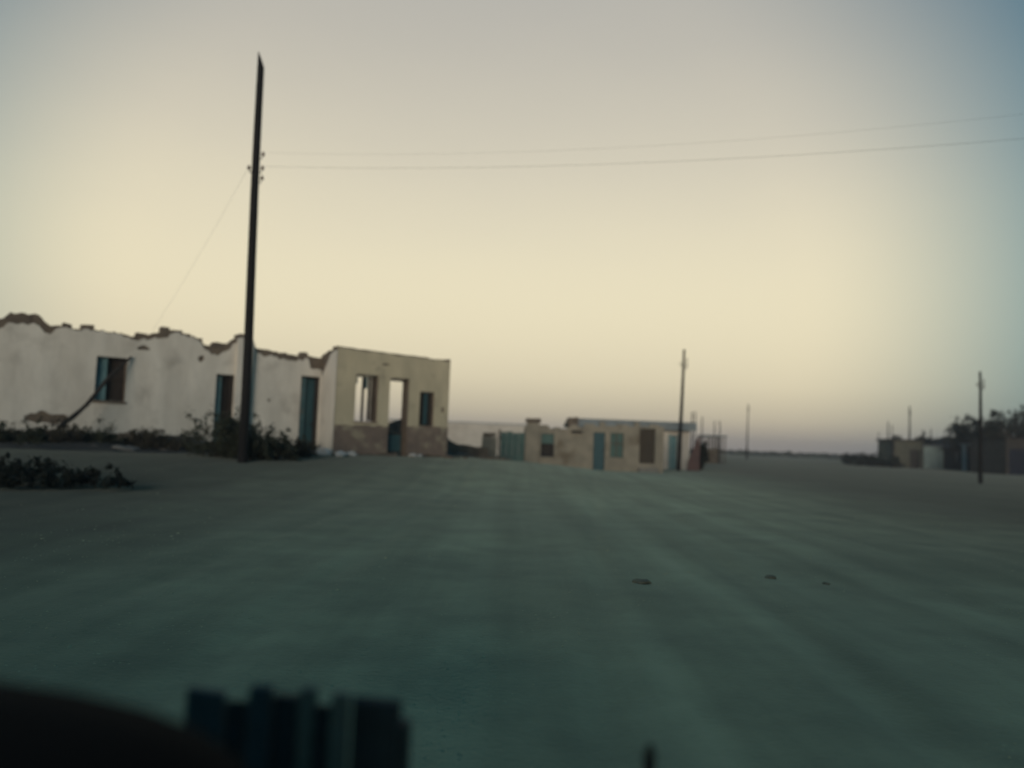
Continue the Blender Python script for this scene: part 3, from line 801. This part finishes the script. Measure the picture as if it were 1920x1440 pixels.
bp('side_wall', 'tealwall', r2, 55.3, 55.6, YR + 1.305, YR + 6, -.3, 2.75)
bp('back_wall', 'tealwall', r2, 52.205, 55.295, YR + 5.7, YR + 6, -.3, 2.75)
bp('roof', 'roofgrey', r2, 51.8, 55.7, YR + .7, YR + 6.2, 2.755, 2.92)
gd = bp('garage_door', 'tealwall', r2, 53.03, 54.97, YR + 1.15, YR + 1.2, -.1, 2.22)
for i in range(4):
    bp('panel', 'tealwall', gd, 53.08, 54.92, YR + 1.12, YR + 1.147, .02 + i * .55, .50 + i * .55)
r3 = thing('gabled_house', 'dark house with sloping roof left of the dark tree', 'house')
MB().prism([(54.7, -.3), (58.0, -.3), (58.0, 3.95), (56.2, 3.95), (54.7, 2.75)], YR - 1.0, YR + 4).build('wall', 'darkwall', r3)
MB().prism([(54.3, 2.5), (54.4, 2.42), (56.25, 3.96), (58.2, 3.96), (58.2, 4.12), (56.15, 4.12)], YR - 1.3, YR + 4.3).build('roof', 'darkwood', r3)
dq = bp('door', 'darkwood', r3, 56.5, 57.4, YR - 1.06, YR - 1.003, 0, 2.1)
bp('handle', 'wire', dq, 57.25, 57.32, YR - 1.12, YR - 1.062, 1.0, 1.1)
wq = bp('window', 'glass', r3, 55.2, 55.9, YR - 1.05, YR - 1.003, 1.1, 2.0)
bp('frame', 'greywall', wq, 55.1, 55.19, YR - 1.07, YR - 1.003, 1.0, 2.1)
bf = thing('board_fence', 'tall teal and dark board fence behind the right hand pole', 'fence')
for i in range(8):
    x = 51.3 + i * .24
    bp('board', 'teal' if i in (4, 5, 7) else 'darkwood', bf, x, x + .225, 90 + .02 * (i % 2), 90.04 + .02 * (i % 2), -.2, 3.0 - .12 * ((i * 7) % 3))
bp('rail', 'darkwood', bf, 51.3, 53.2, 90.07, 90.13, .7, .82)
bp('rail', 'darkwood', bf, 51.3, 53.2, 90.07, 90.13, 2.1, 2.22)
r4 = thing('grey_house', 'grey plaster house with small dark window beneath the dark tree', 'house')
facade((0, 90), 53.6, 56.4, const(3.0), [(54.6, 55.3, 1.2, 2.2)], .3, 'greywall', r4, seed=104, step=.5)
bp('side_wall', 'greywall', r4, 53.6, 53.9, 90.305, 95, -.3, 3.0)
bp('side_wall', 'greywall', r4, 56.1, 56.4, 90.305, 95, -.3, 3.0)
bp('back_wall', 'greywall', r4, 53.905, 56.095, 94.7, 95, -.3, 3.0)
bp('roof', 'roofgrey', r4, 53.4, 56.6, 89.7, 95.2, 3.005, 3.15)
wq = bp('window', 'glass', r4, 54.62, 55.28, 90.15, 90.2, 1.22, 2.18)
bp('mullion', 'greywall', wq, 54.92, 54.98, 90.12, 90.147, 1.22, 2.18)
r5 = thing('dark_shed', 'dark shed with deep navy doors at the right edge', 'shed')
facade((0, 78), 48.3, 53.0, const(3.5), [(48.6, 51.4, -.1, 2.5)], .2, 'darkwall', r5, seed=105, step=.5)
bp('side_wall', 'darkwall', r5, 48.3, 48.5, 78.205, 84, -.3, 3.5)
bp('side_wall', 'darkwall', r5, 52.8, 53.0, 78.205, 84, -.3, 3.5)
bp('back_wall', 'darkwall', r5, 48.505, 52.795, 83.8, 84, -.3, 3.5)
bp('roof', 'darkwood', r5, 48.1, 53.2, 77.7, 84.3, 3.505, 3.65)
for x0, x1 in ((48.62, 49.98), (50.02, 51.38)):
    d_ = bp('door', 'navy', r5, x0, x1, 78.08, 78.13, -.1, 2.48)
    bp('brace', 'navy', d_, x0 + .05, x1 - .05, 78.04, 78.077, 1.1, 1.25)
plant('tree', 'dark round tree above the grey house by the right pole', 'tree', 55.6, 97, 6.8, 1.9, 1.7, 9000, .17, 'leafdark', 26, trunk=2.6, seed=41)
plant('tree', 'sparse dark tree rising behind the navy door shed', 'tree', 54.0, 88, 7.4, 1.9, 1.5, 4200, .17, 'leafdark', 22, trunk=2.4, seed=42, nst=20)
plant('tree', 'sparse taller tree at the far right edge', 'tree', 57.6, 90, 8.2, 1.8, 1.5, 4200, .17, 'leafdark', 20, trunk=2.6, seed=43, nst=20)
plant('dark_hedge', 'dark scrub bank left of the olive flat house', 'shrub', 45.5, 101, 1.1, 2.4, 1.0, 2600, .14, 'leafdark', 22, seed=44)
plant('dark_hedge', 'low dark bush close to the olive house wall', 'shrub', 47.4, 98.5, 1.5, .8, .7, 1500, .14, 'leafdark', 12, seed=45)

plant('tree', 'low dark tree behind the pale teal garage', 'tree', 56.0, 108, 4.6, 1.9, 1.5, 4200, .17, 'leafdark', 20, trunk=1.6, seed=46, nst=14)
plant('tree', 'thin upright dark tree behind the olive flat house', 'tree', 52.2, 109, 5.0, .9, .9, 2200, .15, 'leafdark', 16, trunk=1.5, seed=47, nst=14)
plant('tree', 'bare topped dark tree right of the right hand pole', 'tree', 52.0, 86, 6.6, 1.5, 1.2, 3800, .15, 'leafdark', 18, trunk=2.0, seed=48, nst=20)
plant('tree', 'dark leafy tree between grey house and shed', 'tree', 55.6, 84.5, 5.4, 1.5, 1.2, 4200, .15, 'leafdark', 20, trunk=1.8, seed=49, nst=16)
plant('dark_hedge', 'long dark hedge running left from the olive house', 'shrub', 49.0, 112, 1.6, 3.6, 1.2, 4200, .15, 'leafdark', 26, seed=50)
for i, (x, y, h, lab) in enumerate([(20.9, 80, 4.2, 'thin post right of the open shed'), (19.6, 82, 4.6, 'thin tall post rising behind the open shed'),
                                    (12.9, 57, 3.9, 'thin post close right of the dark upright shrub'), (18.2, 79, 5.0, 'leftmost thin post behind the open shed'), (21.9, 86, 4.4, 'rightmost thin post by the open shed'),
                                    (52.6, 97, 4.6, 'thin post before the pale teal garage'), (59.5, 99, 6.4, 'thin post between dark tree and shed'), (47.2, 99, 5.2, 'thin post at the left corner of the olive flat house'), (54.2, 98.6, 5.6, 'thin post between garage and gabled house'), (50.6, 98.2, 4.4, 'thin post in front of the olive flat house'),
                                    (57.2, 96, 5.2, 'thin post left of the dark round tree')]):
    t = thing('thin_post', lab, 'post', (x, y, gz(x, y)), 0, 'thin far posts')
    MB().tube([(0, 0, -.2), (.03, 0, h * .5), (.02, 0, h)], [.07, .06, .045], 7).build('shaft', 'pole', t)
    MB().tube([(.02, 0, h - .01), (.02, 0, h + .05)], [.055, .05], 7).build('cap', 'wire', t)

# two unseen long mud houses, added behind the camera to shade the foreground
for (xa, xb, lab) in ((-24.0, -1.2, 'unseen mud house added behind the viewpoint for shade, on its left'), (.3, 22.0, 'unseen mud house added behind the viewpoint for shade, on its right')):
    t = thing('shade_house', lab, 'house')
    ops = [(u_, u_ + .95, 0.0, 2.2) if k % 2 else (u_, u_ + .9, 1.0, 2.2) for k, u_ in enumerate(np.arange(xa + 2.0, xb - 2.0, 3.6))]
    wall_mesh((0, -9.0), (1, 0), (0, 1), xa, xb, rough(const(4.0), .05, .8, xa), const(-.3), [tuple(float(q) for q in o_) for o_ in ops], 0, -.4, step=.4).build('wall', 'mud', t)
    for k, o_ in enumerate(ops):
        bp('door' if k % 2 else 'window', 'blue' if k % 2 else 'darkwood', t, float(o_[0]) + .02, float(o_[1]) - .02, -9.3, -9.25, float(o_[2]), float(o_[3]) - .01)
    bp('side_wall', 'mud', t, xa, xa + .4, -15.0, -9.41, -.3, 3.9)
    bp('side_wall', 'mud', t, xb - .4, xb, -15.0, -9.41, -.3, 3.9)
    bp('back_wall', 'mud', t, xa + .41, xb - .41, -15.0, -14.6, -.3, 3.9)
    bp('roof', 'roofgrey', t, xa + .42, xb - .42, -14.58, -9.42, 3.6, 3.75)

# far scrub on the horizon
R_ = np.random.default_rng(5)
nf = 14000
fy = R_.uniform(240, 420, nf); fx = fy * R_.uniform(-.75, .85, nf)
keep = np.array([mnoise.noise((float(x) * .03, float(y) * .012, 0)) > -.15 for x, y in zip(fx, fy)])
fx, fy = fx[keep], fy[keep]
fh = np.array([gz(float(x), float(y)) for x, y in zip(fx, fy)]) + R_.uniform(0, 1.0, len(fx)) ** 1.4 * 1.3
c = np.stack([fx, fy, fh], 1)
a = R_.normal(size=(len(fx), 3)) * np.array([.8, .4, .35]); b = R_.normal(size=(len(fx), 3)) * np.array([.5, .4, .4])
v = np.stack([c - a, c - b, c + a, c + b], 1).reshape(-1, 3)
me = bpy.data.meshes.new('far_scrub'); me.from_pydata(v.tolist(), [], np.arange(len(v)).reshape(-1, 4).tolist())
me.materials.append(M['leaf'])
o = bpy.data.objects.new('far_scrub', me); COL.objects.link(o)
tag(o, 'low dark scrub covering the plain at the horizon', 'scrub', kind='stuff')

# gravel on the street (uncountable)
ng = 9000
ga = R_.uniform(-.85, .85, ng); gr = 2.2 + 20 * R_.uniform(0, 1, ng) ** 1.5
px_, py_ = gr * np.sin(ga), gr * np.cos(ga)
keep = np.array([mnoise.noise((float(x - .42 * y) * .9, float(y) * .12, 2)) > -.1 for x, y in zip(px_, py_)])
px_, py_ = px_[keep], py_[keep]
rr = R_.uniform(.003, .011, len(px_)) * (1 + (R_.uniform(0, 1, len(px_)) > .97) * 1.2)
oc = np.array([(1, 0, 0), (0, 1, 0), (-1, 0, 0), (0, -1, 0), (0, 0, .6), (0, 0, -.6)])
pz = np.array([gz(float(x), float(y)) for x, y in zip(px_, py_)])
cc = np.stack([px_, py_, pz], 1)
jit = R_.uniform(.7, 1.3, (len(px_), 6, 1))
v = (cc[:, None, :] + oc[None] * rr[:, None, None] * jit).reshape(-1, 3)
of = np.array([(0, 1, 4), (1, 2, 4), (2, 3, 4), (3, 0, 4), (1, 0, 5), (2, 1, 5), (3, 2, 5), (0, 3, 5)])
f = (of[None] + (np.arange(len(px_)) * 6)[:, None, None]).reshape(-1, 3)
me = bpy.data.meshes.new('gravel'); me.from_pydata(v.tolist(), [], f.tolist()); me.materials.append(M['gravel'])
o = bpy.data.objects.new('gravel', me); COL.objects.link(o)
tag(o, 'loose gravel scattered over the dusty street', 'gravel', kind='stuff')

# ------------------------------------------------------------------ foreground
bb = thing('picket_panel', 'low panel of dark blue boards with two pale slats at bottom left', 'fence', (0, 0, 0), 0)
bmat = Matrix.Translation((-.36, 1.47, 0)) @ Matrix.Rotation(RAD(-6), 4, 'Z')
xs = [(-.205, -.137, 'boardblue', .83), (-.134, -.094, 'boarddark', .815), (-.088, -.048, 'boardblue', .845), (-.044, .0, 'boarddark', .83), (.006, .031, 'boardpale', .85),
      (.035, .057, 'boarddark', .82), (.061, .094, 'boardpale', .845), (.098, .185, 'boarddark', .835)]
for i, (x0, x1, m_, h) in enumerate(xs):
    MB().box(x0, x1, -.009 + .003 * (i % 2), .009 + .003 * (i % 2), .04, h, bmat, jit=.003).build('board', m_, bb)
for z0 in (.20, .62):
    MB().box(-.21, .19, .013, .04, z0, z0 + .05, bmat).build('rail', 'boarddark', bb)
for x0 in (-.19, .15):
    MB().box(x0, x0 + .04, .042, .08, -.2, .78, bmat).build('post', 'boarddark', bb)
pg = MB().tube([(.27, 1.5, -.15), (.272, 1.5, .4), (.276, 1.5, .74), (.277, 1.5, .76)], [.016, .014, .011, .006], 8).build('stake', 'pole')
tag(pg, 'thin dark stake standing upright at the bottom edge right of centre', 'stake')

# vehicle beside the camera: only its bonnet corner enters the view
cr_ = thing('off_road_car', 'black off road car whose bonnet corner fills the bottom left', 'car', (-1.08, 0, 0))
def loft(rows, closed=False):
    n = len(rows[0]); mb = MB()
    mb.add([p for r in rows for p in r], [(j * n + i, j * n + i + 1, (j + 1) * n + i + 1, (j + 1) * n + i) for j in range(len(rows) - 1) for i in range(n - 1)])
    return mb
rows = []
for j in range(13):
    t = j / 12
    y = -.02 + 1.26 * t
    hz = 1.03 - .05 * t - .16 * max(0, (t - .8) / .2) ** 2
    half = .82 - .03 * t - .06 * max(0, (t - .8) / .2) ** 2
    row = []
    for i in range(21):
        s = -1 + 2 * i / 20
        row.append((half * math.sin(s * math.pi / 2 * .98), y, hz - .17 * abs(s) ** 3.2 + .02 * math.exp(-(s * 4) ** 2)))
    rows.append(row)
bn = loft(rows).build('bonnet', 'car', cr_, smooth=True)
md = bn.modifiers.new('thick', 'SOLIDIFY'); md.thickness = .02; md.offset = -1
body = MB()
body.prism([(-.80, .42), (.80, .42), (.81, .80), (-.81, .80)], -2.9, 1.20)
body.build('body', 'car', cr_, bevel=.04)
MB().box(-.84, .84, 1.21, 1.36, .40, .58).build('bumper', 'chrome', cr_, bevel=.03)
gr_ = MB().box(-.42, .42, 1.205, 1.235, .60, .78).build('grille', 'chrome', cr_)
for i in range(8):
    MB().box(-.38 + i * .1, -.34 + i * .1, 1.24, 1.26, .61, .77).build('slat', 'car', gr_)
for sx in (-1, 1):
    MB().tube([(sx * .61, 1.19, .68), (sx * .61, 1.25, .68), (sx * .61, 1.27, .68)], [.11, .105, .06], 16).build('headlight', 'glass', cr_)
    for yy in (.75, -2.2):
        wh = MB().tube([(sx * .70, yy, .37), (sx * .88, yy, .37)], .37, 20).build('wheel', 'rubber', cr_)
        MB().tube([(sx * .881, yy, .37), (sx * .895, yy, .37)], .20, 16).build('rim', 'chrome', wh)
    MB().box(sx * .805 - .012, sx * .805 + .012, -1.15, -.10, .45, 1.02).build('door', 'car', cr_)
cab = MB()
for sx in (-1, 1):
    cab.tube([(sx * .76, -.06, .95), (sx * .68, -.55, 1.68)], .035, 6)
    cab.tube([(sx * .78, -1.2, .80), (sx * .68, -1.2, 1.68)], .035, 6)
    cab.tube([(sx * .78, -2.85, .80), (sx * .70, -2.7, 1.68)], .04, 6)
cab.build('cabin_frame', 'car', cr_)
MB().box(-.74, .74, -2.75, -.5, 1.68, 1.75).build('roof', 'car', cr_, bevel=.03)
MB().add([(-.73, -.08, .98), (.73, -.08, .98), (.66, -.53, 1.66), (-.66, -.53, 1.66)], [(0, 1, 2, 3)]).build('windscreen', 'glass', cr_)
MB().box(-.79, .79, -2.9, -2.84, .80, 1.05).build('tailgate', 'car', cr_)

# ------------------------------------------------------------------ air
hz_ = MB().box(-700, 700, -60, 900, -2.5, 14.0).build('haze', 'wire')
hz_.data.materials.clear()
hm = bpy.data.materials.new('haze'); hm.use_nodes = True
ht = hm.node_tree; ht.nodes.clear()
ho_ = ht.nodes.new('ShaderNodeOutputMaterial'); pv = ht.nodes.new('ShaderNodeVolumePrincipled')
pv.inputs['Color'].default_value = (.80, .80, .82, 1)
pv.inputs['Density'].default_value = .0009
ht.links.new(pv.outputs[0], ho_.inputs['Volume'])
hz_.data.materials.append(hm)
tag(hz_, 'thin dusk haze over the plain', 'haze', kind='stuff')
